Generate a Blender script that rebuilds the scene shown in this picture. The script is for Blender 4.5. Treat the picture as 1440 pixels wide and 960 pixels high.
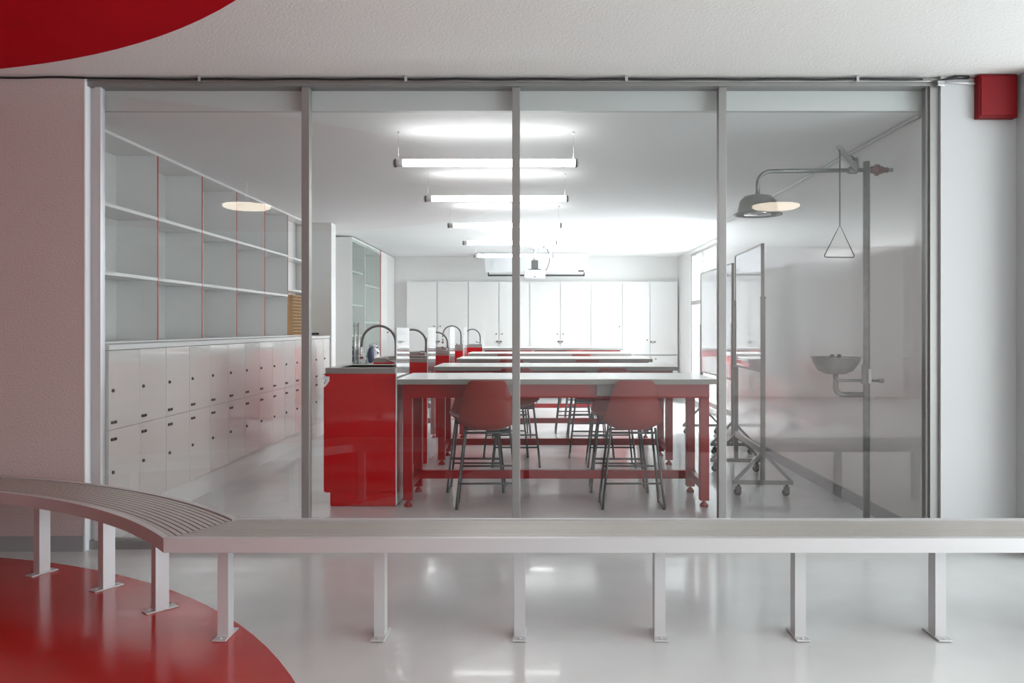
import bpy, bmesh, math, random
from mathutils import Vector, Matrix
random.seed(7)
PI = math.pi
for o in list(bpy.data.objects): bpy.data.objects.remove(o)
SC = bpy.context.scene
COL = SC.collection

# ------------------------------------------------------------ camera
cam_d = bpy.data.cameras.new('camera'); cam = bpy.data.objects.new('camera', cam_d); COL.objects.link(cam)
cam.location = (0, 0, 1.28); cam.rotation_euler = (PI/2, 0, 0)
cam_d.sensor_width = 36; cam_d.lens = 1131/1440*36
cam_d.shift_x = -32/1440; cam_d.shift_y = -21/1440
cam_d.clip_start = .05; cam_d.clip_end = 200
SC.camera = cam
# ------------------------------------------------------------ light
W = bpy.data.worlds.new('sky'); SC.world = W; W.use_nodes = True
bg = W.node_tree.nodes['Background']; bg.inputs[0].default_value = (.93, .97, 1, 1); bg.inputs[1].default_value = 1.8
SC.view_settings.view_transform = 'Standard'; SC.view_settings.look = 'None'
SC.view_settings.gamma = 1; SC.view_settings.use_curve_mapping = False
SC.view_settings.exposure = 1.27
TUBE_E = 5.0
ROUND_E = 4.2
def area_light(name, loc, rot, sx, sy, power=None, col=(1, 1, 1)):
    l = bpy.data.lights.new(name, 'AREA'); l.shape = 'RECTANGLE'; l.size = sx; l.size_y = sy
    if power is None: l.cycles.is_portal = True
    else: l.energy = power; l.color = col
    o = bpy.data.objects.new(name, l); o.location = loc; o.rotation_euler = rot; COL.objects.link(o)
# daylight through the window wall of the room and through the open right side of the gallery
area_light('window_daylight', (4.6, 11.3, 3.0), (0, math.radians(68), 0), 4.4, 7.0, 720, (.94, .97, 1))
area_light('window_portal', (2.75, 11.55, 1.25), (0, PI/2, 0), 2.4, 3.7)
area_light('gallery_daylight', (6.9, .5, 1.35), (0, PI/2, 0), 2.6, 8, 128, (.87, .96, 1))
area_light('gallery_back_fill', (3.0, -4.9, 1.35), (PI/2, 0, 0), 7, 2.6, 17, (.95, .98, 1))  # added fill lamp from behind; the back wall has no opening

# ------------------------------------------------------------ materials
def s2l(c): return tuple(((v/255)/12.92 if v/255 <= .04045 else ((v/255+.055)/1.055)**2.4) for v in c)
def mat(name, rgb, rough=.5, metal=0, bump=0, bscale=60, coat=0, ior=1.5, noise=0, nscale=4, emit=0, spec=.5):
    m = bpy.data.materials.new(name); m.use_nodes = True
    nt = m.node_tree; p = nt.nodes['Principled BSDF']; c = s2l(rgb)
    p.inputs['Base Color'].default_value = (*c, 1); p.inputs['Roughness'].default_value = rough
    p.inputs['Metallic'].default_value = metal; p.inputs['IOR'].default_value = ior
    p.inputs['Coat Weight'].default_value = coat; p.inputs['Coat Roughness'].default_value = .03
    p.inputs['Specular IOR Level'].default_value = spec
    tc = nt.nodes.new('ShaderNodeTexCoord')
    if noise:
        n = nt.nodes.new('ShaderNodeTexNoise'); n.inputs['Scale'].default_value = nscale; n.inputs['Detail'].default_value = 5
        nt.links.new(tc.outputs['Object'], n.inputs['Vector'])
        r = nt.nodes.new('ShaderNodeMapRange'); r.inputs['From Min'].default_value = .3; r.inputs['From Max'].default_value = .7
        r.inputs['To Min'].default_value = 1-noise; r.inputs['To Max'].default_value = 1+noise
        nt.links.new(n.outputs['Fac'], r.inputs['Value'])
        v = nt.nodes.new('ShaderNodeVectorMath'); v.operation = 'SCALE'; v.inputs[0].default_value = c
        nt.links.new(r.outputs[0], v.inputs['Scale']); nt.links.new(v.outputs[0], p.inputs['Base Color'])
    if bump:
        n = nt.nodes.new('ShaderNodeTexNoise'); n.inputs['Scale'].default_value = bscale; n.inputs['Detail'].default_value = 4
        nt.links.new(tc.outputs['Object'], n.inputs['Vector'])
        b = nt.nodes.new('ShaderNodeBump'); b.inputs['Strength'].default_value = bump; b.inputs['Distance'].default_value = .01
        nt.links.new(n.outputs['Fac'], b.inputs['Height']); nt.links.new(b.outputs[0], p.inputs['Normal'])
    if emit:
        p.inputs['Emission Color'].default_value = (*c, 1); p.inputs['Emission Strength'].default_value = emit
    return m
def glass_mat(name, tint=(.97, .98, .98), boost=1.9):
    m = bpy.data.materials.new(name); m.use_nodes = True; nt = m.node_tree; nt.nodes.clear()
    out = nt.nodes.new('ShaderNodeOutputMaterial'); mix = nt.nodes.new('ShaderNodeMixShader')
    tr = nt.nodes.new('ShaderNodeBsdfTransparent'); tr.inputs[0].default_value = (*tint, 1)
    gl = nt.nodes.new('ShaderNodeBsdfGlossy'); gl.inputs['Roughness'].default_value = 0.0
    fr = nt.nodes.new('ShaderNodeFresnel'); fr.inputs[0].default_value = 1.5
    ge = nt.nodes.new('ShaderNodeNewGeometry')
    inv = nt.nodes.new('ShaderNodeMath'); inv.operation = 'SUBTRACT'; inv.inputs[0].default_value = 1
    mu = nt.nodes.new('ShaderNodeMath'); mu.operation = 'MULTIPLY'
    mb = nt.nodes.new('ShaderNodeMath'); mb.operation = 'MULTIPLY'; mb.inputs[1].default_value = boost; mb.use_clamp = True
    L = nt.links.new
    L(ge.outputs['Backfacing'], inv.inputs[1]); L(fr.outputs[0], mu.inputs[0]); L(inv.outputs[0], mu.inputs[1])
    L(mu.outputs[0], mb.inputs[0]); L(mb.outputs[0], mix.inputs[0]); L(tr.outputs[0], mix.inputs[1]); L(gl.outputs[0], mix.inputs[2]); L(mix.outputs[0], out.inputs[0])
    return m
M = dict(
 stucco=mat('plaster_with_red_bounce', (192, 176, 172), .85, bump=.35, bscale=90),  # pink bounce light from the red discs is mixed into this colour
 ceil_out=mat('textured_ceiling_plaster', (238, 236, 232), .9, bump=.3, bscale=90),
 paint=mat('white_wall_paint', (228, 228, 226), .35, bump=.03, bscale=8),
 pil=mat('shaded_white_pilaster_paint', (192, 194, 195), .5, bump=.05, bscale=10),  # white paint greyed, its weaker lighting put into the base colour
 paint_gloss=mat('glossy_white_wall_paint', (222, 222, 221), .16, bump=.06, bscale=3),
 ceil_in=mat('white_ceiling_paint', (240, 240, 239), .7),
 bulk=mat('grey_bulkhead_paint', (205, 208, 206), .5),
 floor=mat('grey_epoxy_floor', (216, 218, 218), .16, bump=.12, bscale=7, noise=.05, nscale=2.5, coat=.15),
 redfloor=mat('red_epoxy_floor', (192, 12, 7), .17, bump=.07, bscale=7, noise=.1, nscale=2, coat=.15),
 redceil=mat('red_ceiling_paint', (192, 0, 24), .8, bump=.1, bscale=50, noise=.06, nscale=3, spec=.1),
 skirt=mat('grey_skirting_paint', (150, 151, 152), .35),
 alu=mat('anodised_aluminium', (176, 176, 174), .38, .55),
 alu_d=mat('grey_aluminium_profile', (150, 150, 148), .42, .5),
 bench=mat('satin_silver_paint', (206, 206, 207), .36, .25),
 slat=mat('silver_slat_metal', (192, 187, 183), .38, .25),
 glass=glass_mat('clear_pane_glass'),
 glass_g=glass_mat('green_tinted_glass', (.86, .92, .90), 1.5),
 lam=mat('white_laminate', (226, 226, 224), .22, bump=.02, bscale=4),
 locker=mat('glossy_white_lacquer', (222, 219, 215), .05, bump=.035, bscale=3, ior=1.6, coat=.6),
 dark=mat('black_plastic', (28, 28, 30), .4),
 gap=mat('dark_shadow_gap_board', (70, 70, 70), .8),
 latch=mat('dark_steel_hasp', (95, 92, 88), .35, .7),
 divred=mat('red_edge_banding', (170, 60, 58), .4),
 red=mat('glossy_red_lacquer', (190, 0, 12), .06, ior=1.5, coat=.4, bump=.02, bscale=3),
 redf=mat('red_painted_steel', (152, 10, 20), .3),
 redside=mat('mirror_gloss_side_laminate', (235, 235, 235), .03, ior=2.0, coat=1),
 top=mat('white_worktop_laminate', (246, 246, 245), .18),
 topedge=mat('grey_worktop_edge', (138, 137, 133), .4),
 steel=mat('brushed_stainless_steel', (172, 172, 169), .28, .75),
 galv=mat('galvanised_pipe_steel', (126, 128, 126), .38, .6, noise=.12, nscale=20),
 chrome=mat('polished_chrome', (225, 225, 228), .05, 1),
 hose=mat('grey_flexible_hose', (132, 132, 130), .35, .3),
 stoolc=mat('terracotta_red_plastic', (140, 42, 36), .42),
 rod=mat('dark_grey_steel_rod', (72, 76, 76), .35, .6),
 tube=mat('lit_tube', (255, 255, 255), .5, emit=TUBE_E),
 cap=mat('grey_lamp_cap', (190, 190, 190), .4),
 roundl=mat('lit_round_diffuser', (255, 238, 214), .5, emit=ROUND_E),
 wb=mat('whiteboard_enamel', (222, 224, 228), .04, ior=1.6, coat=.5),
 wbframe=mat('grey_whiteboard_frame', (146, 146, 143), .4, .3),
 wood=mat('tan_plywood', (196, 158, 108), .5, noise=.08, nscale=12),
 woodd=mat('brown_wood_holes', (96, 66, 38), .6),
 screen=mat('white_screen_fabric', (222, 224, 226), .8),
 plastic=mat('white_plastic', (226, 226, 228), .35),
 redbox=mat('red_enamel_box', (122, 3, 13), .5, bump=.05, bscale=20, spec=.25),
 blue=mat('navy_blue_card', (52, 66, 96), .5),
 brass=mat('red_brown_pipe_coupling', (112, 66, 60), .4, .4),
 outside=mat('pale_paving', (210, 214, 216), .8),
 facade=mat('pale_blue_facade', (200, 212, 224), .8),
)

# ------------------------------------------------------------ mesh helpers
class MB:
    def __init__(s): s.bm = bmesh.new(); s.mats = []; s.cur = 0
    def use(s, m):
        if m not in s.mats: s.mats.append(m)
        s.cur = s.mats.index(m); return s
    def _fin(s, faces, smooth=False):
        for f in faces: f.material_index = s.cur; f.smooth = smooth
    def box(s, x0, x1, y0, y1, z0, z1, bev=0):
        r = bmesh.ops.create_cube(s.bm, size=1)
        vs = r['verts']
        for v in vs: v.co = Vector(((x0+x1)/2+v.co.x*(x1-x0), (y0+y1)/2+v.co.y*(y1-y0), (z0+z1)/2+v.co.z*(z1-z0)))
        fs = list({f for v in vs for f in v.link_faces})
        s._fin(fs)
        if bev:
            es = list({e for v in vs for e in v.link_edges})
            rr = bmesh.ops.bevel(s.bm, geom=es, offset=bev, segments=2, affect='EDGES', profile=.5)
            s._fin(rr['faces'])
        return s
    def tube(s, pts, r, seg=12, closed=False, cap=True):
        pts = [Vector(p) for p in pts]; n = len(pts); rings = []
        prev = None
        for i, p in enumerate(pts):
            if closed: t = (pts[(i+1) % n]-pts[i-1]).normalized()
            else: t = (pts[min(i+1, n-1)]-pts[max(i-1, 0)]).normalized()
            if prev is None:
                a = Vector((0, 0, 1)) if abs(t.z) < .9 else Vector((1, 0, 0))
                u = t.cross(a).normalized()
            else: u = (prev-t*prev.dot(t)).normalized()
            prev = u; w = t.cross(u)
            rad = r[i] if isinstance(r, (list, tuple)) else r
            rings.append([s.bm.verts.new(p+(u*math.cos(2*PI*k/seg)+w*math.sin(2*PI*k/seg))*rad) for k in range(seg)])
        fs = []
        for i in range(n if closed else n-1):
            A = rings[i]; B = rings[(i+1) % n]
            for k in range(seg): fs.append(s.bm.faces.new((A[k], A[(k+1) % seg], B[(k+1) % seg], B[k])))
        s._fin(fs, True)
        if cap and not closed:
            s._fin([s.bm.faces.new(rings[0][::-1]), s.bm.faces.new(rings[-1])])
        return s
    def cyl(s, a, b, r, seg=16): return s.tube([a, b], r, seg)
    def lathe(s, c, prof, seg=32, axis='z'):
        c = Vector(c); rings = []
        for (r, h) in prof:
            ring = []
            for k in range(seg):
                a = 2*PI*k/seg; x, y = r*math.cos(a), r*math.sin(a)
                v = {'z': (x, y, h), 'y': (x, h, y), 'x': (h, x, y)}[axis]
                ring.append(s.bm.verts.new(c+Vector(v)))
            rings.append(ring)
        fs = []
        for A, B in zip(rings, rings[1:]):
            for k in range(seg): fs.append(s.bm.faces.new((A[k], A[(k+1) % seg], B[(k+1) % seg], B[k])))
        s._fin(fs, True)
        fs = []
        if prof[0][0] > 1e-4: fs.append(s.bm.faces.new(rings[0][::-1]))
        if prof[-1][0] > 1e-4: fs.append(s.bm.faces.new(rings[-1]))
        s._fin(fs)
        return s
    def prism(s, poly, z0, z1, f=lambda x, y, z: (x, y, z)):
        A = [s.bm.verts.new(f(x, y, z0)) for x, y in poly]; B = [s.bm.verts.new(f(x, y, z1)) for x, y in poly]
        n = len(poly); fs = [s.bm.faces.new(A[::-1]), s.bm.faces.new(B)]
        for i in range(n): fs.append(s.bm.faces.new((A[i], A[(i+1) % n], B[(i+1) % n], B[i])))
        s._fin(fs); return s
    def bar(s, a, b, w, h, up=(0, 0, 1)):
        a = Vector(a); b = Vector(b); t = (b-a).normalized(); u = t.cross(Vector(up)).normalized(); v = u.cross(t)
        q = []
        for p in (a, b):
            q.append([s.bm.verts.new(p+u*i*w/2+v*j*h/2) for i, j in ((-1, -1), (1, -1), (1, 1), (-1, 1))])
        fs = [s.bm.faces.new(q[0][::-1]), s.bm.faces.new(q[1])]
        for i in range(4): fs.append(s.bm.faces.new((q[0][i], q[0][(i+1) % 4], q[1][(i+1) % 4], q[1][i])))
        s._fin(fs); return s
    def sweep(s, path, prof, cap=True):          # prof: (radial offset, z) closed polygon; path: list of (pos, radial dir)
        rings = [[s.bm.verts.new(Vector(p)+Vector(d)*r+Vector((0, 0, z))) for r, z in prof] for p, d in path]
        n = len(prof); fs = []
        for A, B in zip(rings, rings[1:]):
            for k in range(n): fs.append(s.bm.faces.new((A[k], A[(k+1) % n], B[(k+1) % n], B[k])))
        if cap: fs += [s.bm.faces.new(rings[0][::-1]), s.bm.faces.new(rings[-1])]
        s._fin(fs); return s
    def build(s, name, m=None, parent=None, loc=None):
        bmesh.ops.recalc_face_normals(s.bm, faces=s.bm.faces[:])
        me = bpy.data.meshes.new(name)
        if loc is not None: bmesh.ops.translate(s.bm, verts=s.bm.verts[:], vec=-Vector(loc))
        s.bm.to_mesh(me); s.bm.free()
        for mm in (s.mats or [m]): me.materials.append(M[mm] if isinstance(mm, str) else mm)
        o = bpy.data.objects.new(name, me); COL.objects.link(o)
        if loc is not None: o.location = loc
        if parent: o.parent = parent
        return o
def tag(o, label=None, cat=None, group=None, kind=None):
    if label: o['label'] = label
    if cat: o['category'] = cat
    if group: o['group'] = group
    if kind: o['kind'] = kind
    return o
def empty(name, loc, label, cat, group=None, rz=0):
    o = bpy.data.objects.new(name, None); COL.objects.link(o); o.location = loc; o.rotation_euler.z = rz
    o.empty_display_size = .1
    return tag(o, label, cat, group)
def copy_tree(o, parent=None):
    c = o.copy(); COL.objects.link(c)
    if parent: c.parent = parent; c.matrix_parent_inverse = o.matrix_parent_inverse.copy()
    for ch in list(KIDS(o)): copy_tree(ch, c)
    return c
def KIDS(o): return [x for x in bpy.data.objects if x.parent == o]
def struct(name, mb, m=None, label=None):
    o = mb.build(name, m); o['kind'] = 'structure'; return o

# ============================================================ SETTING
# floors
struct('floor', MB().box(-7, 7, -5, 14.7, -.12, 0), 'floor')
N = 128
red_poly = [(-3.707+3.281*math.cos(2*PI*k/N), 1.258+3.281*math.sin(2*PI*k/N)) for k in range(N)]
o = struct('floor_red_circle', MB().prism(red_poly, .0002, .0025), 'redfloor')
struct('ground_outside', MB().box(2.75, 14, 4, 22, -.3, -.12).box(7, 20, -12, 4, -.3, -.12).box(-9, 7, -16, -5, -.3, -.12), 'outside')
# gallery ceiling and its red disc
struct('ceiling', MB().box(-7, 7, -5, 4.74, 2.705, 2.85), 'ceil_out')
cp = [(-3.853+3.64*math.cos(2*PI*k/N), .903+3.64*math.sin(2*PI*k/N)) for k in range(N)]
struct('ceiling_red_circle', MB().prism(cp, 2.698, 2.7045), 'redceil')
struct('ceiling_room', MB().box(-3.2, 2.7, 4.74, 14.7, 2.54, 2.85), 'ceil_in')
struct('trim_bulkhead', MB().box(-2.567, 2.312, 4.70, 4.74, 2.54, 2.705), 'bulk')
# gallery walls
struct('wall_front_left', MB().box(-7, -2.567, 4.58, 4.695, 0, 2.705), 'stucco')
struct('baseboard_front_left', MB().box(-7, -2.569, 4.573, 4.58, 0, .088), 'skirt')
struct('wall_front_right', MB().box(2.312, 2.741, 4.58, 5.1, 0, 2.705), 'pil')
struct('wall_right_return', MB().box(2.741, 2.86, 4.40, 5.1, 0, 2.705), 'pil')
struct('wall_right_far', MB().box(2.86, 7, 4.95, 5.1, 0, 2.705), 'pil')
struct('baseboard_front_right', MB().box(2.314, 2.745, 4.573, 4.58, 0, .088), 'skirt')
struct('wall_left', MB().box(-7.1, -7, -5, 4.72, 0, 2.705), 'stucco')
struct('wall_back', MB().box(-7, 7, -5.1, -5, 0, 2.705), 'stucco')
# room walls
struct('wall_room_left', MB().box(-3.2, -3.06, 4.72, 14.7, 0, 2.54), 'paint')
struct('wall_room_pillar', MB().box(-3.06, -2.47, 9.77, 9.98, 0, 2.54), 'paint')
struct('wall_room_back', MB().box(-3.06, 2.7, 14.54, 14.7, 0, 2.54), 'paint')
struct('wall_room_right', MB().box(2.29, 2.44, 4.74, 9.6, 0, 2.54), 'paint_gloss')
struct('wall_room_step', MB().box(2.44, 2.6, 9.6, 9.72, 0, 2.54).box(2.29, 2.44, 9.6, 9.72, 0, 2.54), 'paint_gloss')
struct('wall_room_far_right', MB().box(2.587, 2.7, 13.36, 14.54, 0, 2.54).box(2.587, 2.7, 9.72, 13.36, 2.478, 2.54), 'paint_gloss')
struct('baseboard_right', MB().box(2.282, 2.29, 4.78, 9.6, 0, .09), 'skirt')
struct('trim_reflection_line', MB().cyl((2.275, 4.76, 2.528), (2.275, 9.6, 2.528), .010, 8), 'plastic')  # white rod added to stand in for a bright reflected line at the ceiling
struct('trim_wall_outlet', MB().box(-2.83, -2.62, 9.755, 9.77, 1.18, 1.205, .004), 'dark')
struct('trim_left_return', MB().box(-2.567, -2.560, 4.579, 4.64, 0, 2.70), 'plastic')
# window wall on the right, far part of the room
for y, t in ((9.75, .05), (10.6, .03), (11.52, .025), (12.45, .06), (12.97, .022), (13.33, .06)):
    struct('window_1_mullion', MB().box(2.60, 2.65, y-t/2, y+t/2, .08, 2.44), 'alu')
struct('window_1', MB().box(2.60, 2.65, 9.72, 13.36, 0, .08), 'alu')
struct('window_1_transom', MB().box(2.595, 2.655, 9.72, 13.36, 1.64, 1.70), 'alu')
struct('window_1_head', MB().box(2.60, 2.65, 9.72, 13.36, 2.44, 2.478), 'alu')
struct('window_1_glass', MB().box(2.622, 2.628, 9.73, 13.34, .08, 2.44), 'glass')
f = empty('apartment_block', (9.5, 19, -.12), 'pale blue-white building facade seen faintly through the far upper window', 'building')
b = MB().box(8, 12, 17, 22, -.12, 6).build('wall', 'facade', f); b.location = (-9.5, -19, .12)
for z in (1.2, 3.8):
    for y in (17.6, 19.2, 20.8): MB().box(7.96, 8.0, y-.4, y+.4, z, z+1.2).build('window', 'alu_d', f).location = (-9.5, -19, .12)

# ------------------------------------------------------------ glass partition
fr = MB()
fr.box(-2.567, 2.312, 4.60, 4.70, 2.655, 2.70)          # head
fr.box(-2.567, 2.312, 4.62, 4.70, 0.0, .05)             # sill
struct('window_2_jamb', MB().box(-2.560, -2.528, 4.64, 4.70, .05, 2.655).box(-2.528, -2.495, 4.62, 4.67, .05, 2.655), 'bench')
fr.box(2.262, 2.312, 4.60, 4.67, .05, 2.655).box(2.246, 2.262, 4.62, 4.67, .05, 2.655)
struct('window_2_frame', fr, 'alu_d')
for x in (-1.318, -.1075, 1.079):
    m = MB().box(x-.0225, x+.0225, 4.62, 4.675, .05, 2.655, .002)
    struct('window_2_mullion', m, 'alu_d')
xs = [-2.495, -1.3405, -1.2955, -.130, -.085, 1.0565, 1.1015, 2.246]
for i in range(4):
    struct('window_%d_pane' % (i+2), MB().box(xs[2*i], xs[2*i+1], 4.642, 4.650, .05, 2.655), 'glass')

# cables along the top of the partition
def wavy(x0, x1, y, z, amp, n=60, sag=()):
    return [(x0+(x1-x0)*i/n, y, z+amp*math.sin(i*1.3)+amp*.6*math.sin(i*.47+1)) for i in range(n+1)]
o = empty('ceiling_cable', (0, 4.57, 2.69), 'thin dark cable clipped along the ceiling line above the glass partition', 'cable')
pts = [(-4.2+6.4*i/80, 4.565, 2.693+.0025*math.sin(i*1.1)-.010*(1/(1+math.exp(-(i-23)*1.2))) - 0*i) for i in range(81)]
MB().tube([(x, y, z-2.69+2.69) for x, y, z in pts], .006, 6).build('wire', 'dark', o).location = (0, -4.57, -2.69)
for x in (-1.9, -.73, .52, 1.83): MB().box(x-.008, x+.008, 4.553, 4.58, 2.668, 2.703).build('cable_clip', 'chrome', o).location = (0, -4.57, -2.69)
o = MB().tube(wavy(-2.55, 2.3, 4.585, 2.678, .0006), .005, 6).build('wall_conduit', 'steel'); tag(o, 'thin grey conduit running along the partition head just below the dark cable', 'conduit')
o = empty('alarm_box', (2.61, 4.58, 2.455), 'square red metal box mounted high on the right pilaster under the ceiling', 'box')
b = MB().box(-.11, .11, -.052, 0, 0, .245, .006); b.build('body', 'redbox', o)
MB().box(-.10, .10, -.058, -.051, .012, .233, .003).build('cover', 'redbox', o)
o = empty('cable_bundle', (2.36, 4.57, 2.68), 'black taped cable with red wire leading to the red box', 'cable')
MB().tube([(-.07, 0, -.005), (-.02, -.005, .004), (.02, -.01, .012), (.10, -.01, .012)], [.004, .006, .011, .011], 8).build('sleeve', 'dark', o)
MB().tube([(.10, -.01, .012), (.14, -.01, .006), (.17, -.01, .003), (.22, -.02, .008)], .003, 6).build('wire', 'redbox', o)
MB().cyl((-.02, 0, -.012), (.16, 0, -.022), .006).build('conduit', 'plastic', o)
MB().box(-.075, -.035, -.012, .01, -.035, -.005, .003).build('bracket', 'chrome', o)

# round pendant lamps of the gallery (seen only as reflections in the glass)
def round_lamp(x, y, label):
    o = empty('round_ceiling_lamp', (x, y, 2.44), label, 'lamp', 'round lamps of the gallery')
    MB().lathe((0, 0, 0), [(.0, 0), (.20, .0), (.225, .012), (.225, .03)], 40).build('diffuser', 'roundl', o)
    MB().lathe((0, 0, .03), [(.228, 0), (.228, .02), (.05, .035), (.012, .04), (.012, .232), (.05, .235), (.05, .262)], 40).build('canopy', 'plastic', o)
round_lamp(-2.83, 1.38, 'round lit ceiling lamp reflected in the left pane over the shelves')
round_lamp(2.37, 1.38, 'round lit ceiling lamp reflected in the right pane beside the shower head')

# ============================================================ BENCH
CX, CY, RI, RO = -3.70, 1.38, 2.87, 3.22
YF, YB = 3.19, 3.53
HT, HB = .44, .383
XF = CX+math.sqrt(RI*RI-(YF-CY)**2); XB = CX+math.sqrt(RO*RO-(YB-CY)**2)
bench = empty('bench', (0, 3.36, 0), 'long silver metal slatted bench with a curved left arm in front of the glass', 'bench')
def inb(o): o.location = (0, -3.36, 0); return o
A1 = math.radians(118)
def arcpath(r, yline, n=72):
    # the radius r meets the mitre line between the front and rear corners
    t = (r-RI)/(RO-RI); x = XF+(XB-XF)*t; y = YF+(YB-YF)*t
    a0 = math.atan2(y-CY, x-CX)
    return [((CX+r*math.cos(a), CY+r*math.sin(a), 0), (math.cos(a), math.sin(a), 0)) for a in [a0+(A1-a0)*i/n for i in range(n+1)]]
def rect(w0, w1, z0, z1): return [(w0, z0), (w1, z0), (w1, z1), (w0, z1)]
fb = MB()
fb.sweep(arcpath(RI, 0), rect(0, .028, HB, HT)); fb.sweep(arcpath(RO-.028, 0), rect(0, .028, HB, HT))
inb(fb.build('curved_frame', 'bench', bench))
XE = 3.6
def stp(t0, t1, z0, z1, mb):     # straight strip between two offsets across the width, mitred at the corner
    xa = XF+(XB-XF)*t0; xb = XF+(XB-XF)*t1; ya = YF+(YB-YF)*t0; yb = YF+(YB-YF)*t1
    mb.prism([(xa, ya), (XE, ya), (XE, yb), (xb, yb)], z0, z1)
sb = MB(); stp(0, .085, HB, HT, sb); stp(.93, 1, HB, HT, sb); sb.box(XE-.03, XE, YF, YB, HB, HT)
inb(sb.build('straight_frame', 'bench', bench))
NS = 11
sl = MB(); cl = MB()
for i in range(NS):
    t0 = .10+(.82/NS)*i; t1 = t0+.82/NS*.72
    stp(t0, t1, HT-.022, HT-.004, sl)
    r0 = RI+(RO-RI)*t0; r1 = RI+(RO-RI)*t1
    cl.sweep(arcpath(r0, 0), rect(0, r1-r0, HT-.022, HT-.004))
tag(inb(sl.build('straight_slats', 'slat', bench)), 'straight grey metal slats')
tag(inb(cl.build('curved_slats', 'slat', bench)), 'curved grey metal slats with open gaps')
legs = [(-1.28, 3.345, 90)] + [(-.638+.576*i, 3.345, 90) for i in range(8)]
for x, y, a in legs: inb(MB().box(x-.02, x+.02, YF+.03, YB-.03, HB, HB+.03).build('cross_bar', 'bench', bench))
for a in (48.5, 58, 67.8, 78, 89, 100):
    ar = math.radians(a); d = Vector((math.cos(ar), math.sin(ar), 0)); c0 = Vector((CX, CY, HB+.015))
    inb(MB().bar(c0+d*(RI+.03), c0+d*(RO-.03), .04, .03).build('cross_bar', 'bench', bench))
    legs.append((CX+3.03*d.x, CY+3.03*d.y, a))
for x, y, a in legs:
    l = MB().box(-.03, .03, -.022, .022, .006, HB).build('leg', 'bench', bench)
    l.location = (x, y-3.36-.015, 0); l.rotation_euler.z = math.radians(a)
    p = MB().box(-.072, .072, -.028, .028, .0026, .009, .002)
    p.cyl((-.052, 0, .009), (-.052, 0, .012), .007, 8).cyl((.052, 0, .009), (.052, 0, .012), .007, 8)
    p.build('foot_plate', 'bench', l)

# ============================================================ LOCKERS (left side of the room)
LX = -2.49
sizes = [2, 3, 2, 2, 2, 2, 1]
lab = ['nearest white locker cabinet at the left jamb of the glass, two doors wide',
       'three-door-wide white locker cabinet, second from the glass partition',
       'white locker cabinet two doors wide, third from the glass partition',
       'white locker cabinet two doors wide, fourth from the glass partition',
       'white locker cabinet two doors wide below the wooden crate',
       'white locker cabinet just behind the left mullion, second from the pillar',
       'narrow white locker cabinet with single doors against the pillar']
y = 4.70; PITCH = .3675
for n, lb in zip(sizes, lab):
    y1 = min(y+n*PITCH, 9.765)
    o = empty('locker_cabinet', (-2.75, (y+y1)/2, 0), lb, 'cabinet', 'white locker cabinets along the left wall')
    def P(ob): ob.location = (2.75, -(ob.parent.location.y), 0); return ob
    P(MB().box(-3.05, LX-.022, y+.002, y1-.002, .165, 1.138).build('body', 'lam', o))
    P(MB().box(-3.05, LX-.03, y, y1, 0, .163).build('plinth', 'lam', o))
    for k in range(n):
        a = y+k*PITCH+.0025; b = min(y+(k+1)*PITCH, 9.765)-.0025
        for z0, z1, up in ((.672, 1.137, 1), (.168, .668, 0)):
            d = P(MB().box(LX-.02, LX, a, b, z0, z1, .0015).build('door', 'locker', o))
            zl, zh = (.902, .715) if up else (.42, .615)
            if k == 1 and n == 2 and not up and y < 5: zl = .43
            kb = MB().use('latch').lathe((LX, a+.042, zl), [(.011, 0), (.011, .006), (.008, .010)], 14, 'x').use('dark').box(LX+.009, LX+.0115, a+.040, a+.044, zl-.006, zl+.006)
            kb.build('lock', None, d)
            hb = MB().use('latch').box(LX, LX+.010, a+.02, a+.075, zh-.009, zh+.009, .002).use('dark').box(LX+.010, LX+.013, a+.05, a+.068, zh-.007, zh+.007)
            hb.build('hasp', None, d)
    y = y1
o = MB().box(-3.055, LX+.004, 4.70, 9.765, 1.141, 1.172, .002).build('counter_top', 'lam')
tag(o, 'long white countertop over the left lockers carrying the shelves', 'counter')
# shelving above
SX = -2.74; DY = [5.07, 5.85, 6.63, 7.40, 8.17, 8.93]
o = empty('wall_shelving', (-2.9, 4.9, 1.172), 'tall white open shelving with thin red edged dividers along the left wall', 'shelves')
def PS(ob): ob.location = (2.9, -4.9, -1.172); return ob
PS(MB().box(-3.055, -3.04, 4.72, 9.765, 1.173, 2.538).build('back_panel', 'lam', o))
for y in DY[0:]:
    d = PS(MB().use('lam').box(-3.04, SX-.003, y-.008, y+.008, 1.173, 2.53).build('divider', None, o))
    MB().box(SX-.003, SX, y-.008, y+.008, 1.173, 2.53).build('edge_strip', 'divred', d)
for z in (1.623, 2.062):
    for a, b in zip([4.73]+DY[:-1], DY):
        if b-a < .2: continue
        PS(MB().box(-3.04, SX+.001, a+.008, b-.008, z-.011, z+.011).build('shelf', 'lam', o))
for z in (1.69, 2.055):
    PS(MB().box(-2.90, SX+.001, DY[-1]+.008, 9.765, z-.011, z+.011).build('shelf', 'lam', o))
PS(MB().box(-3.04, -2.90, DY[-1]+.008, 9.765, 1.173, 2.53).build('boxed_back', 'lam', o))
PS(MB().box(-3.04, SX+.004, 4.72, 9.765, 2.518, 2.538).build('top_rail', 'lam', o))
PS(MB().box(-3.04, SX+.004, 4.72, 9.765, 1.1725, 1.182).build('base_rail', 'lam', o))
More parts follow.
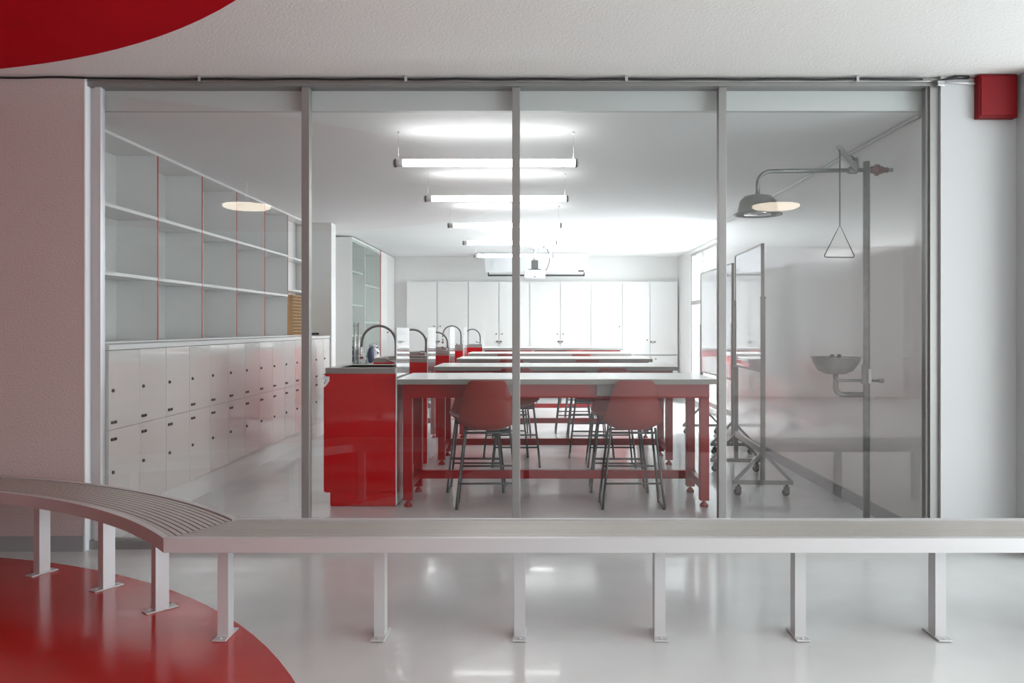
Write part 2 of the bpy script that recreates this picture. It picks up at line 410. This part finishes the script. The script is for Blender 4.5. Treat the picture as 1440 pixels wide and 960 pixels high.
# wooden pigeonhole crate
o = empty('wooden_rack', (-2.80, 9.28, 1.183), 'tan wooden rack with a grid of small holes in the last shelf bay', 'rack')
MB().box(-.085, .06, -.20, .20, 0, .455).build('body', 'wood', o)
MB().box(.058, .062, -.19, .19, .01, .445).build('hole_panel', 'woodd', o)
g = MB()
for i in range(13): g.box(.062, .067, -.2, .2, i*.0372, i*.0372+.009)
for i in range(7): g.box(.062, .067, -.2+i*.0652, -.191+i*.0652, 0, .455)
g.build('grid', 'wood', o)

# ============================================================ GLASS CABINETS (far left)
o = empty('glass_door_cabinet', (-2.8, 11.56, 0), 'tall white cabinet with greenish glass door and long bar handles behind the sinks', 'cabinet')
def PO(ob, o=None):
    o = o or ob.parent; ob.location = -o.location; return ob
X1 = -2.53
PO(MB().box(-3.05, X1-.0, 11.13, 11.15, 0, 2.52).build('side_panel', 'lam', o))
PO(MB().box(-3.05, -3.03, 11.15, 12.0, 0, 2.52).build('back_panel', 'lam', o))
PO(MB().box(-3.05, X1, 11.98, 12.0, 0, 2.52).build('side_panel', 'lam', o))
PO(MB().box(-3.05, X1, 11.15, 11.98, 2.46, 2.52).build('top_board', 'lam', o)); PO(MB().box(-3.05, X1, 11.15, 11.98, 0, .1).build('plinth', 'lam', o))
for z in (2.06, 1.585, 1.15, .775): PO(MB().box(-3.03, X1-.03, 11.15, 11.98, z-.012, z+.012).build('shelf', 'lam', o))
PO(MB().box(X1, X1+.006, 11.135, 11.995, .1, 2.50).build('glass_door', 'glass_g', o))
PO(MB().use('steel').cyl((X1+.03, 11.17, .62), (X1+.03, 11.17, 1.33), .013).box(X1, X1+.03, 11.16, 11.18, .66, .68).box(X1, X1+.03, 11.16, 11.18, 1.28, 1.30).build('handle', None, o))
PO(MB().cyl((X1+.06, 11.27, .62), (X1+.06, 11.27, 1.33), .013).box(X1, X1+.06, 11.26, 11.28, .66, .68).box(X1, X1+.06, 11.26, 11.28, 1.28, 1.30).build('handle', 'steel', o))
o = empty('glass_display_cabinet', (-2.8, 12.6, 0), 'tall glass fronted cabinet with two shelves, beside the plain white far left cabinet', 'cabinet')
PO(MB().box(-3.05, X1, 12.01, 12.03, 0, 2.52).build('side_panel', 'lam', o))
PO(MB().box(-3.05, -3.03, 12.03, 13.18, 0, 2.52).build('back_panel', 'lam', o))
PO(MB().use('lam').box(-3.05, X1-.004, 13.17, 13.20, 0, 2.52).use('divred').box(X1-.004, X1+.008, 13.165, 13.205, 0, 2.52).build('side_panel', None, o))
PO(MB().box(-3.05, X1, 12.03, 13.17, 2.46, 2.52).build('top_board', 'lam', o)); PO(MB().box(-3.05, X1, 12.03, 13.17, 0, .1).build('plinth', 'lam', o))
for z in (1.905, 1.34, .8): PO(MB().box(-3.03, X1-.02, 12.03, 13.17, z-.012, z+.012).build('shelf', 'lam', o))
for a, b in ((12.02, 12.39), (12.41, 12.82), (12.84, 13.16)):
    PO(MB().box(X1, X1+.006, a, b, .1, 2.50).build('glass_door', 'glass_g', o))
o = empty('tall_white_cabinet', (-2.8, 13.87, 0), 'plain tall white cabinet in the far left corner of the room', 'cabinet')
PO(MB().box(-3.05, X1-.02, 13.21, 14.52, 0, 2.53).build('body', 'lam', o))
for a, b in ((13.215, 13.86), (13.87, 14.515)):
    d = PO(MB().box(X1-.02, X1, a, b, .05, 2.52).build('door', 'lam', o))
MB().lathe((X1, 13.80, 1.18), [(.012, 0), (.012, .02)], 12, 'x').build('knob', 'latch', d)
for k, (z, h) in enumerate(((.788, .085), (.880, .085), (.972, .05))):
    o = empty('storage_box', (-2.67, 11.45, z), ['navy blue box at the bottom of the pile behind the glass door', 'navy blue box in the middle of the pile behind the glass door',
            'small flat navy box on top of the pile behind the glass door'][k], 'box', 'blue boxes in the glass cabinet')
    MB().box(-.11, .11, -.15, .15, 0, h-.018, .003).build('body', 'blue', o)
    MB().box(-.112, .112, -.152, .152, h-.018, h, .003).build('lid', 'plastic', o)
o = empty('plastic_bag', (-2.365, 11.8, .62), 'crumpled white and navy plastic bag by the glass cabinet beyond the first sink', 'bag')
bm = MB().use('plastic').lathe((0, 0, 0), [(.0, .0), (.08, .005), (.10, .07), (.11, .14), (.10, .20), (.09, .26), (.06, .31), (.04, .35), (.06, .385), (.03, .40), (0, .395)], 16)
b = bm.build('body', None, o)
for v in b.data.vertices:
    if v.co.z > .01: v.co += Vector((random.uniform(-.028, .028), random.uniform(-.028, .028), random.uniform(-.02, .02)))
MB().use('blue').lathe((-.02, -.1, .12), [(.0, .0), (.04, .02), (.05, .12), (.03, .22), (.0, .25)], 8).build('blue_print', None, o)
o = empty('stool_stand', (-2.365, 11.8, 0), 'small white stand under the crumpled bag near the far left cabinets', 'stand')
MB().box(-.14, .14, -.14, .14, .60, .618).build('top', 'lam', o)
for sx in (-1, 1):
    for sy in (-1, 1): MB().box(sx*.12-.012, sx*.12+.012, sy*.12-.012, sy*.12+.012, 0, .60).build('leg', 'lam', o)

# ============================================================ BACK WALL CUPBOARDS
def cupboard(x0, x1, z0, z1, label, knobs=(), latch=None, split=True):
    o = empty('wall_cupboard', ((x0+x1)/2, 14.4, z0), label, 'cupboard', 'white cupboards across the back wall')
    PO(MB().use('lam').box(x0, x1, 14.44, 14.535, z0, z1).build('body', 'gap', o))
    xm = (x0+x1)/2
    rs = ((x0, xm), (xm, x1)) if split else ((x0, x1),)
    ds = [PO(MB().box(a+.006, b-.006, 14.415, 14.438, z0+.005, z1-.005).build('door', 'lam', o)) for a, b in rs]
    for kx, kz in knobs:
        par = ds[-1] if kx > xm else ds[0]
        MB().lathe((kx, 14.415, kz), [(.013, 0), (.013, -.012), (.010, -.02)], 12, 'y').build('knob', 'latch', par)
    if latch:
        MB().use('latch').box(latch[0]-.05, latch[0]+.05, 14.40, 14.415, latch[1]-.014, latch[1]+.014, .004).use('steel').box(latch[0]-.02, latch[0]+.02, 14.395, 14.40, latch[1]-.035, latch[1]+.015).build('hasp', None, ds[-1])
def bx(px): return (px-752)*14.42/1131
def bz(py): return 1.28-(py-459)*14.42/1131
ZT = 2.09
cupboard(bx(571.5), bx(658.5), .05, ZT, 'leftmost double-door white cupboard on the back wall behind the taps', ((bx(610.5), bz(458.5)), (bx(619), bz(458.5))), (bx(615), bz(480)))
cupboard(bx(658.5), bx(745), .05, ZT, 'double-door white cupboard on back wall just left of the centre mullion', ((bx(698), bz(469.5)), (bx(706), bz(469.5))), (bx(702), bz(480)))
cupboard(bx(745), bx(831), .05, ZT, 'double-door white cupboard on the back wall directly below the projector', ((bx(784), bz(469.5)), (bx(792), bz(469.5))), (bx(788), bz(480)))
cupboard(bx(831), bx(875), .05, ZT, 'narrow single-door white cupboard on the back wall right of the projector', ((bx(871), bz(459)),), None, False)
cupboard(bx(875), bx(953), .775, ZT, 'upper double-door white cupboard in the right corner of the back wall', ((bx(910), bz(478)),), (bx(918), bz(480.5)))
cupboard(bx(875), bx(953), .05, .765, 'low double-door white cupboard in the right corner under the upper one', ((bx(909), .70), (bx(922), .70)))

# ============================================================ SCREEN AND PROJECTOR
o = empty('projection_screen', (0, 13.7, 2.54), 'white projection screen hanging from the ceiling with a black bottom bar', 'screen')
PO(MB().box(-.845, .905, 13.69, 13.705, 2.20, 2.53).build('fabric', 'screen', o))
PO(MB().box(-.86, .92, 13.70, 13.76, 2.44, 2.538, .008).build('housing', 'plastic', o))
PO(MB().box(-.80, .85, 13.68, 13.71, 2.135, 2.165, .003).box(-.80, -.78, 13.68, 13.71, 2.165, 2.20).box(.83, .85, 13.68, 13.71, 2.165, 2.20).build('bottom_bar', 'dark', o))
PO(MB().box(.74, .84, 13.675, 13.69, 2.215, 2.235).build('label_plate', 'dark', o))
o = empty('projector', (-.0, 13.0, 2.06), 'white ceiling projector on a dark mount in front of the screen', 'projector')
MB().use('plastic').box(-.17, .17, -.13, .13, 0, .13, .02).build('body', None, o)
g = MB()
for i in range(6): g.box(-.11, .11, -.1315, -.129, .035+i*.010, .039+i*.010)
g.build('vent_grille', 'cap', o)
MB().lathe((.0, -.131, .018), [(.012, 0), (.012, .008)], 14, 'y').build('sensor', 'dark', o)
MB().use('rod').box(-.055, .055, -.04, .04, .15, .29, .004).box(-.10, .10, -.02, .02, .13, .15).box(-.10, -.085, -.02, .02, .12, .15).box(.085, .10, -.02, .02, .12, .15).use('plastic').cyl((0, 0, .29), (0, 0, .47), .025).box(-.08, .08, -.06, .06, .465, .478).build('mount', None, o)
MB().tube([(.15, 0, .11), (.18, 0, .13), (.21, 0, .18), (.235, 0, .26), (.24, 0, .36), (.20, 0, .47)], .006, 8).build('cable', 'dark', o)
o = MB().lathe((.19, 12.7, 2.54), [(.055, 0), (.055, -.02), (.03, -.035), (.0, -.036)], 24).build('smoke_detector', 'plastic')
tag(o, 'small round white detector on the ceiling above the projector', 'detector')

# ============================================================ TUBE LAMPS
def tube_lamp():
    o = empty('tube_pendant_lamp', (-.315, 5.19, 2.335), '', 'lamp')
    MB().cyl((-.535, 0, 0), (.575, 0, 0), .024, 20).build('tube', 'tube', o)
    for s in (-1, 1):
        e = MB().use('cap').cyl((s*.575 if s > 0 else -.535, 0, 0), (s*.597, 0, 0), .025, 18).use('latch').cyl((s*.578, 0, -.001), (s*.588, 0, -.001), .028, 18)
        e.build('end_cap', None, o)
    for x in (-.565, .565):
        MB().use('chrome').cyl((x, 0, .024), (x, 0, .2), .0018, 6).cyl((x, 0, .195), (x, 0, .205), .010, 10).build('hanging_wire', None, o)
    return o
TL = tube_lamp()
tl = ['nearest and widest glowing tube lamp hanging from the ceiling', 'glowing tube lamp, second from the front in the row', 'glowing tube lamp in the middle of the row of five',
      'glowing tube lamp, second from the back of the row', 'farthest glowing tube lamp, just above the projector']
for i, (yy, l) in enumerate(zip((5.19, 6.64, 8.40, 10.15, 11.99), tl)):
    o = TL if i == 0 else copy_tree(TL)
    o.location.y = yy; tag(o, l, 'lamp', 'row of hanging tube lamps')

# ============================================================ TABLES
def make_table():
    o = empty('lab_table', (0, 0, 0), '', 'table')
    MB().use('top').box(-.96, 1.268, 0, .745, .912, .915).use('topedge').box(-.96, 1.268, .0, .745, .877, .912).build('tabletop', None, o)
    a = MB().box(-.93, 1.235, .085, .115, .775, .876).box(-.93, 1.235, .64, .67, .775, .876).box(-.93, -.90, .115, .64, .775, .876).box(1.205, 1.235, .115, .64, .775, .876)
    a.build('apron', 'redf', o)
    for x in (-.935, 1.173):
        for yy in (.10, .61):
            if True:
                l = MB().box(x, x+.065, yy, yy+.06, .045, .876, .003).build('leg', 'redf', o)
                MB().lathe((x+.0325, yy+.03, 0), [(.030, .0), (.030, .012), (.018, .026), (.018, .032), (.008, .034), (.008, .047)], 16).build('levelling_foot', 'redf', l)
    MB().box(-.90, 1.235, .560, .605, .115, .178, .003).build('stretcher', 'redf', o)
    MB().bar((-.90, .16, .147), (-.90, .60, .147), .04, .06).build('side_rail', 'redf', o)
    MB().bar((1.205, .16, .147), (1.205, .60, .147), .04, .06).build('side_rail', 'redf', o)
    for x in (-.2, .50):
        b = MB().box(x-.065, x+.065, .055, .084, .792, .872, .003).build('outlet_box', 'topedge', o)
    return o
T = make_table()
tabs = [(0, 5.60, 0, 0, 'nearest white-topped lab table with red steel legs, closest to the glass'),
        (.04, 7.34, 0, 0, 'white-topped red lab table, second row from the glass'),
        (.07, 9.13, 0, 0, 'white-topped red lab table in the third, middle row'),
        (.05, 10.95, 0, 0, 'white-topped red lab table, fourth row, second from the back'),
        (.13, 12.74, .03, 0, 'farthest white-topped lab table with its red apron, by the back cupboards')]
for i, (x, yy, z, r, l) in enumerate(tabs):
    o = T if i == 0 else copy_tree(T)
    o.location = (x, yy, z); tag(o, l, 'table', 'rows of lab tables')
    if i == 4: o.location.z = 0; o.scale.z = 1.033

# ============================================================ SINK UNITS
def sink_unit(x0, yf, peak, label, glabel):
    """cabinet with left hand doors, steel top with basin, gooseneck tap and a gloss splash panel on the right"""
    o = empty('sink_cabinet', (x0, yf, 0), label, 'cabinet', 'red sink cabinets beside the tables')
    Wd, D = .50, .60
    b = MB().use('red').prism([(0, .10), (Wd, .10), (Wd, .945), (0, .945)], 0, D, lambda x, z, yy: (x, yy, z))
    b.prism([(.035, .0), (Wd, .0), (Wd, .10), (.035, .10)], 0, D, lambda x, z, yy: (x, yy, z+.004))
    b.build('body', None, o)
    MB().use('gap').box(.045, Wd-.01, .01, D-.01, 0, .004).build('plinth', None, o)
    for k in range(2):
        d = MB().box(-.012, -.0, .003+k*.298, .297+k*.298, .105, .85).build('door', 'red', o)
    p = MB().prism([(-.012, .93), (.03, .93), (.03, .90), (.012, .872), (-.004, .855), (-.004, .875), (.008, .905), (-.012, .915)], .0, D, lambda x, z, yy: (x, yy-.003, z-.005))
    p.build('pull_rail', 'plastic', o)
    # top with a basin opening
    bx0, bx1, by0, by1 = .09, .46, .09, .46
    t = MB().use('steel')
    t.box(0, Wd, 0, by0, .945, .985, .002).box(0, Wd, by1, D, .945, .985, .002).box(0, bx0, by0, by1, .945, .985).box(bx1, Wd, by0, by1, .945, .985)
    t.build('steel_top', None, o)
    bs = MB(); bs.box(bx0, bx1, by0, by1, .80, .81).box(bx0-.004, bx0, by0, by1, .80, .986).box(bx1, bx1+.004, by0, by1, .80, .986).box(bx0, bx1, by0-.004, by0, .80, .986).box(bx0, bx1, by1, by1+.004, .80, .986)
    bs.build('basin', 'steel', o)
    s = MB().box(Wd+.001, Wd+.009, .0, D-.02, .60, 1.272, .001).build('splash_panel', 'redside', o); tag(s, 'glossy white upright side panel')
    s = MB().box(Wd+.001, Wd+.007, .0, D, .01, .598).build('side_panel', 'redside', o); tag(s, 'mirror-glossy lower side panel')
    # tap
    tp = empty('tap', (x0+Wd-.055, yf+.33, .985), glabel, 'tap', 'gooseneck taps on the sink cabinets')
    h = peak-.985; R = .128
    pts = [(0, 0, .03), (0, 0, h*.30)] + [(-R+R*math.cos(a), 0, h-R+(R*math.sin(a))) for a in [PI*i/20 for i in range(21)]]
    zt = h-R
    pts = [(0, 0, .03), (0, 0, zt*.5)] + [(-R+R*math.cos(PI*i/20), 0, zt+R*math.sin(PI*i/20)) for i in range(21)] + [(-2*R-.004, 0, zt-.04)]
    MB().tube(pts, .0095, 12).build('gooseneck', 'hose', tp)
    MB().use('chrome').lathe((0, 0, 0), [(.026, 0), (.026, .008), (.017, .012), (.015, .04), (.012, .045)], 20).cyl((0, 0, .025), (-.06, -.02, .045), .006, 8).cyl((-.055, -.02, .035), (-.065, -.02, .06), .009, 8).build('base', None, tp)
    MB().lathe((-2*R-.004, 0, zt-.12), [(.011, 0), (.016, .006), (.018, .03), (.013, .04), (.017, .05), (.012, .075), (.011, .09)], 18).build('spout', 'chrome', tp)
sink_unit(-1.49, 5.72, 1.285, 'large glossy red sink cabinet nearest the glass, left of the first table', 'gooseneck tap on the nearest red sink cabinet')
sink_unit(-1.505, 7.50, 1.25, 'red sink cabinet at the second table row, seen behind the first', 'gooseneck tap on the second sink cabinet from the glass')
sink_unit(-1.49, 9.29, 1.21, 'red sink cabinet at the third table row', 'gooseneck tap on the third sink cabinet from the glass')
sink_unit(-1.49, 11.06, 1.29, 'red sink cabinet at the fourth table row', 'taller gooseneck tap on the fourth sink cabinet')
sink_unit(-1.34, 12.84, 1.235, 'farthest red sink cabinet, at the back left beside the last table', 'gooseneck tap on the farthest red sink cabinet')

# ============================================================ STOOLS
def make_stool():
    o = empty('bar_stool', (0, 0, 0), '', 'stool')
    # profile along the shell (front of seat -> top of back): y, z, half width, edge lift, edge forward
    prof = [(.235, .572, .140, .010, 0), (.228, .585, .178, .020, 0), (.17, .588, .200, .035, 0), (.09, .576, .207, .045, 0), (.0, .562, .210, .055, .0),
            (-.07, .553, .212, .062, .01), (-.125, .556, .214, .06, .045), (-.165, .585, .214, .04, .065), (-.185, .64, .204, .01, .07), (-.200, .71, .188, .0, .06),
            (-.214, .77, .172, 0, .05), (-.227, .83, .156, 0, .04), (-.236, .875, .142, 0, .03), (-.240, .900, .130, 0, .022), (-.241, .911, .110, 0, .015)]
    nu = 12; bm = bmesh.new(); rows = []
    for (y0, z0, w, lift, fwd) in prof:
        rows.append([bm.verts.new((w*math.sin(u*PI/2*1.0) if False else w*u, y0+fwd*abs(u)**2.2, z0+lift*abs(u)**2.6)) for u in [-1+2*i/nu for i in range(nu+1)]])
    for A, B in zip(rows, rows[1:]):
        for i in range(nu): f = bm.faces.new((A[i], A[i+1], B[i+1], B[i])); f.smooth = True
    bmesh.ops.recalc_face_normals(bm, faces=bm.faces[:])
    me = bpy.data.meshes.new('seat_shell'); bm.to_mesh(me); bm.free(); me.materials.append(M['stoolc'])
    sh = bpy.data.objects.new('seat_shell', me); COL.objects.link(sh); sh.parent = o
    md = sh.modifiers.new('solid', 'SOLIDIFY'); md.thickness = .008; md.offset = 0
    md = sh.modifiers.new('sub', 'SUBSURF'); md.levels = 1; md.render_levels = 2
    r = .0088
    for s in (-1, 1):
        X = s*.215; xt = s*.155
        pts = [(xt, .09, .59), (xt*1.03, .096, .53), (X*.985, .146, .06), (X, .155, .018), (X, .145, r+.002), (X, .05, r+.002), (X, -.13, r+.002), (X, -.150, .018), (X*.985, -.143, .06), (xt*1.03, -.096, .53), (xt, -.09, .57)]
        MB().tube(pts, r, 10).build('sled_leg', 'rod', o)
        fg = MB()
        for yy in (-.12, .12): fg.lathe((X, yy, 0), [(.011, 0), (.011, .012), (.009, .018)], 12)
        fg.build('glide', 'dark', o)
    for yy, z, k in ((-.095, .535, 1.0), (.095, .535, 1.0)):
        MB().cyl((-.158, yy, z), (.158, yy, z), r, 10).build('crossbar', 'rod', o)
    MB().cyl((-.202, -.133, .185), (.202, -.133, .185), .007, 10).build('rear_stretcher', 'rod', o)
    MB().cyl((-.195, .124, .263), (.195, .124, .263), .008, 10).build('footrest', 'rod', o)
    MB().box(-.06, .06, -.06, .08, .552, .562).build('seat_bracket', 'rod', o)
    return o
S = make_stool()
st = [(-.335, 5.745, 2, 'red shell stool with its back to the glass, left one at the nearest table'),
      (.69, 5.745, 0, 'red shell stool with its back to the glass, right one at the nearest table'),
      (-.455, 6.32, 180, 'red stool facing the glass across the nearest table, left one'),
      (.655, 6.31, 178, 'red stool facing the glass across the nearest table, right one'),
      (-.17, 7.42, 0, 'red stool near side of the second table, just right of centre mullion'),
      (.70, 7.42, 0, 'red stool near side of the second table, behind the right stool'),
      (-.285, 7.97, 182, 'red stool facing the glass behind the second table, left one'),
      (.56, 7.92, 176, 'red stool facing the glass behind the second table, right one'),
      (-.26, 9.20, 0, 'red stool near side of the third table, left one'),
      (.59, 9.20, 0, 'red stool near side of the third table, right one'),
      (-.30, 9.77, 180, 'red stool facing the glass behind the third table, left one'),
      (.47, 9.77, 180, 'red stool facing the glass behind the third table, right one'),
      (-.37, 11.02, 0, 'red stool near side of the fourth table, left one'),
      (.63, 11.02, 0, 'red stool near side of the fourth table, right one'),
      (-.18, 12.85, 0, 'red stool at the farthest table, left one'),
      (.62, 12.85, 0, 'red stool at the farthest table, right one')]
for i, (x, yy, r, l) in enumerate(st):
    o = S if i == 0 else copy_tree(S)
    o.location = (x, yy, 0); o.rotation_euler.z = math.radians(r); tag(o, l, 'stool', 'red shell stools at the lab tables')

# ============================================================ WHITEBOARDS
def whiteboard(p0, p1, zb, zt, zj, zrail, label):
    p0 = Vector((*p0, 0)); p1 = Vector((*p1, 0)); L = (p1-p0).length
    o = empty('mobile_whiteboard', p0, label, 'whiteboard', 'wheeled whiteboards along the right wall')
    o.rotation_euler.z = math.atan2(p1.y-p0.y, p1.x-p0.x)   # local x runs along the board
    MB().box(.02, L-.02, -.008, .008, zb+.015, zt-.012).build('board', 'wb', o)
    f = MB().box(0, L, -.012, .012, zt-.014, zt).box(0, L, -.012, .012, zb, zb+.016).box(0, .016, -.013, .013, zb, zt).box(L-.016, L, -.013, .013, zb, zt)
    f.build('frame', 'wbframe', o)
    for x in (0, L):
        s = 1 if x == 0 else -1
        MB().box(x-.012, x+.012, -.018, .018, .10, zj, .002).box(x-.014, x+.014, -.022, .022, zj-.012, zj+.006).build('post', 'wbframe', o)
        b = MB().box(x-.014, x+.014, -.225, .225, .085, .118, .002).build('base_bar', 'wbframe', o)
        for k in (-1, 1):
            MB().bar((x, k*.205, .115), (x, k*.01, .32), .024, .024, (1, 0, 0)).build('brace', 'wbframe', o)
            c = MB().use('latch').cyl((x, k*.18, .062), (x, k*.18, .086), .012, 10).box(x-.022, x-.018, k*.18-.016, k*.18+.020, .025, .07).box(x+.018, x+.022, k*.18-.016, k*.18+.020, .025, .07).box(x-.022, x+.022, k*.18-.016, k*.18+.02, .062, .068)
            c = c.use('dark').cyl((x-.014, k*.18+.008, .0275), (x+.014, k*.18+.008, .0275), .027, 20)
            c.build('caster', None, o)
    MB().box(0, L, -.012, .012, zrail-.025, zrail+.025).build('cross_rail', 'alu', o)
    return o
whiteboard((1.726, 6.09), (1.777, 7.10), .93, 1.91, 1.50, .335, 'nearest wheeled whiteboard on grey triangular stands, beside the shower')
whiteboard((1.985, 8.06), (1.99, 9.60), .74, 1.917, 1.30, .40, 'larger wheeled whiteboard farther back, in front of the window wall')

# ============================================================ SAFETY SHOWER
o = empty('safety_shower', (2.124, 5.15, 0), 'grey pipe safety shower with round head and triangular pull handle on right wall', 'shower')
def Q(mb, n, m=None): b = mb.build(n, m, o); b.location = (-2.124, -5.15, 0); return b
Q(MB().cyl((2.124, 5.15, .01), (2.124, 5.15, 2.336), .0215, 20), 'pole', 'galv')
Q(MB().lathe((2.124, 5.15, 0), [(.075, 0), (.075, .01), (.03, .014), (.03, .035)], 28), 'floor_flange', 'galv')
zA = 2.282; R = .085; xh = 1.428
pts = [(2.13, 5.15, zA), (xh+R, 5.15, zA-.008)] + [(xh+R-R*math.sin(PI/2*i/8), 5.15, zA-.008-R+R*math.cos(PI/2*i/8)) for i in range(1, 9)] + [(xh, 5.15, 2.11)]
Q(MB().tube(pts, .0135, 16), 'arm', 'galv')
head = MB().lathe((xh, 5.15, 0), [(.0, 2.122), (.04, 2.122), (.085, 2.112), (.112, 2.085), (.124, 2.03), (.128, 2.012), (.152, 2.000), (.153, 1.994), (.135, 1.996), (.124, 2.008), (.10, 2.06), (.0, 2.07)], 40)
Q(head, 'shower_head', 'galv')
Q(MB().lathe((xh, 5.15, 0), [(.0, 1.992), (.085, 1.994), (.088, 2.004), (.06, 2.02), (.03, 2.06)], 32), 'spray_plate', 'chrome')
Q(MB().cyl((2.14, 5.15, zA), (2.29, 5.15, zA), .013, 14), 'wall_pipe', 'galv')
Q(MB().lathe((0, 5.15, zA), [(.02, 2.150), (.024, 2.16), (.024, 2.175), (.038, 2.18), (.038, 2.20), (.026, 2.205), (.026, 2.225), (.018, 2.23), (.018, 2.26)], 8, 'x'), 'pipe_coupling', 'brass')
Q(MB().use('galv').lathe((0, 5.15, zA-.002), [(.019, 2.005), (.024, 2.015), (.024, 2.055), (.019, 2.065)], 12, 'x').use('galv').bar((2.05, 5.12, zA+.0), (1.928, 5.12, zA+.150), .034, .007, (0, 1, 0)).cyl((2.045, 5.15, zA), (2.045, 5.11, zA), .010, 12), 'valve_lever', None)
tri = [(1.940, 5.115, 1.925), (1.842, 5.115, 1.732), (1.845, 5.115, 1.724), (1.852, 5.115, 1.721), (2.022, 5.115, 1.719), (2.030, 5.115, 1.722), (2.032, 5.115, 1.730)]
h = Q(MB().tube([(1.940, 5.115, 2.405), (1.940, 5.115, 1.925)], .0042, 8).tube(tri, .0038, 8, closed=True), 'pull_handle', 'rod')
o = empty('eyewash_station', (2.124, 5.15, .845), 'stainless eyewash bowl on a bent pipe attached to the shower pole', 'eyewash')
def Q(mb, n, m=None): b = mb.build(n, m, o); b.location = (-2.124, -5.15, -.845); return b
bc = 1.926
Q(MB().lathe((bc, 5.15, 0), [(.0, .975), (.06, .978), (.11, 1.0), (.142, 1.05), (.154, 1.082), (.160, 1.086), (.152, 1.085), (.138, 1.052), (.105, 1.006), (.05, .985), (.0, .984)], 40), 'bowl', 'galv')
xp = 1.925; r2 = .05
pts = [(xp, 5.15, .98), (xp, 5.15, .845+r2)]+[(xp+r2-r2*math.cos(PI/2*i/8), 5.15, .845+r2-r2*math.sin(PI/2*i/8)) for i in range(1, 9)]+[(2.10, 5.15, .845)]
Q(MB().tube(pts, .0165, 16), 'drain_pipe', 'galv')
Q(MB().tube([(xp, 5.13, .98), (xp, 5.125, .945), (xp+.02, 5.12, .938), (2.20, 5.12, .935)], .0095, 12).lathe((0, 5.12, .935), [(.013, 2.19), (.015, 2.20), (.015, 2.215), (.009, 2.222)], 14, 'x'), 'supply_pipe', 'galv')
Q(MB().box(2.082, 2.100, 5.10, 5.13, .925, 1.04, .003).box(2.075, 2.105, 5.095, 5.125, .918, .95, .003), 'valve', 'galv')
Q(MB().box(2.118, 2.136, 5.10, 5.105, .92, 1.01), 'push_plate', 'plastic')
for dx in (-.022, .022):
    Q(MB().use('dark').lathe((bc+dx, 5.15, 1.03), [(.006, 0), (.006, .05), (.013, .055), (.014, .068), (.008, .073), (0, .073)], 14), 'spray_head', None)
# wall spotlight by the ceiling
o = empty('wall_sensor', (2.27, 5.72, 2.45), 'small grey swivel sensor at the ceiling line above the shower pipe', 'sensor')
MB().box(-.005, .018, -.02, .02, -.04, .03, .003).build('bracket', 'alu_d', o)
MB().cyl((-.01, 0, .03), (-.075, -.02, .01), .016, 14).build('head', 'alu_d', o)
MB().cyl((.0, 0, -.035), (-.02, -.01, -.07), .010, 12).build('joint', 'alu_d', o)
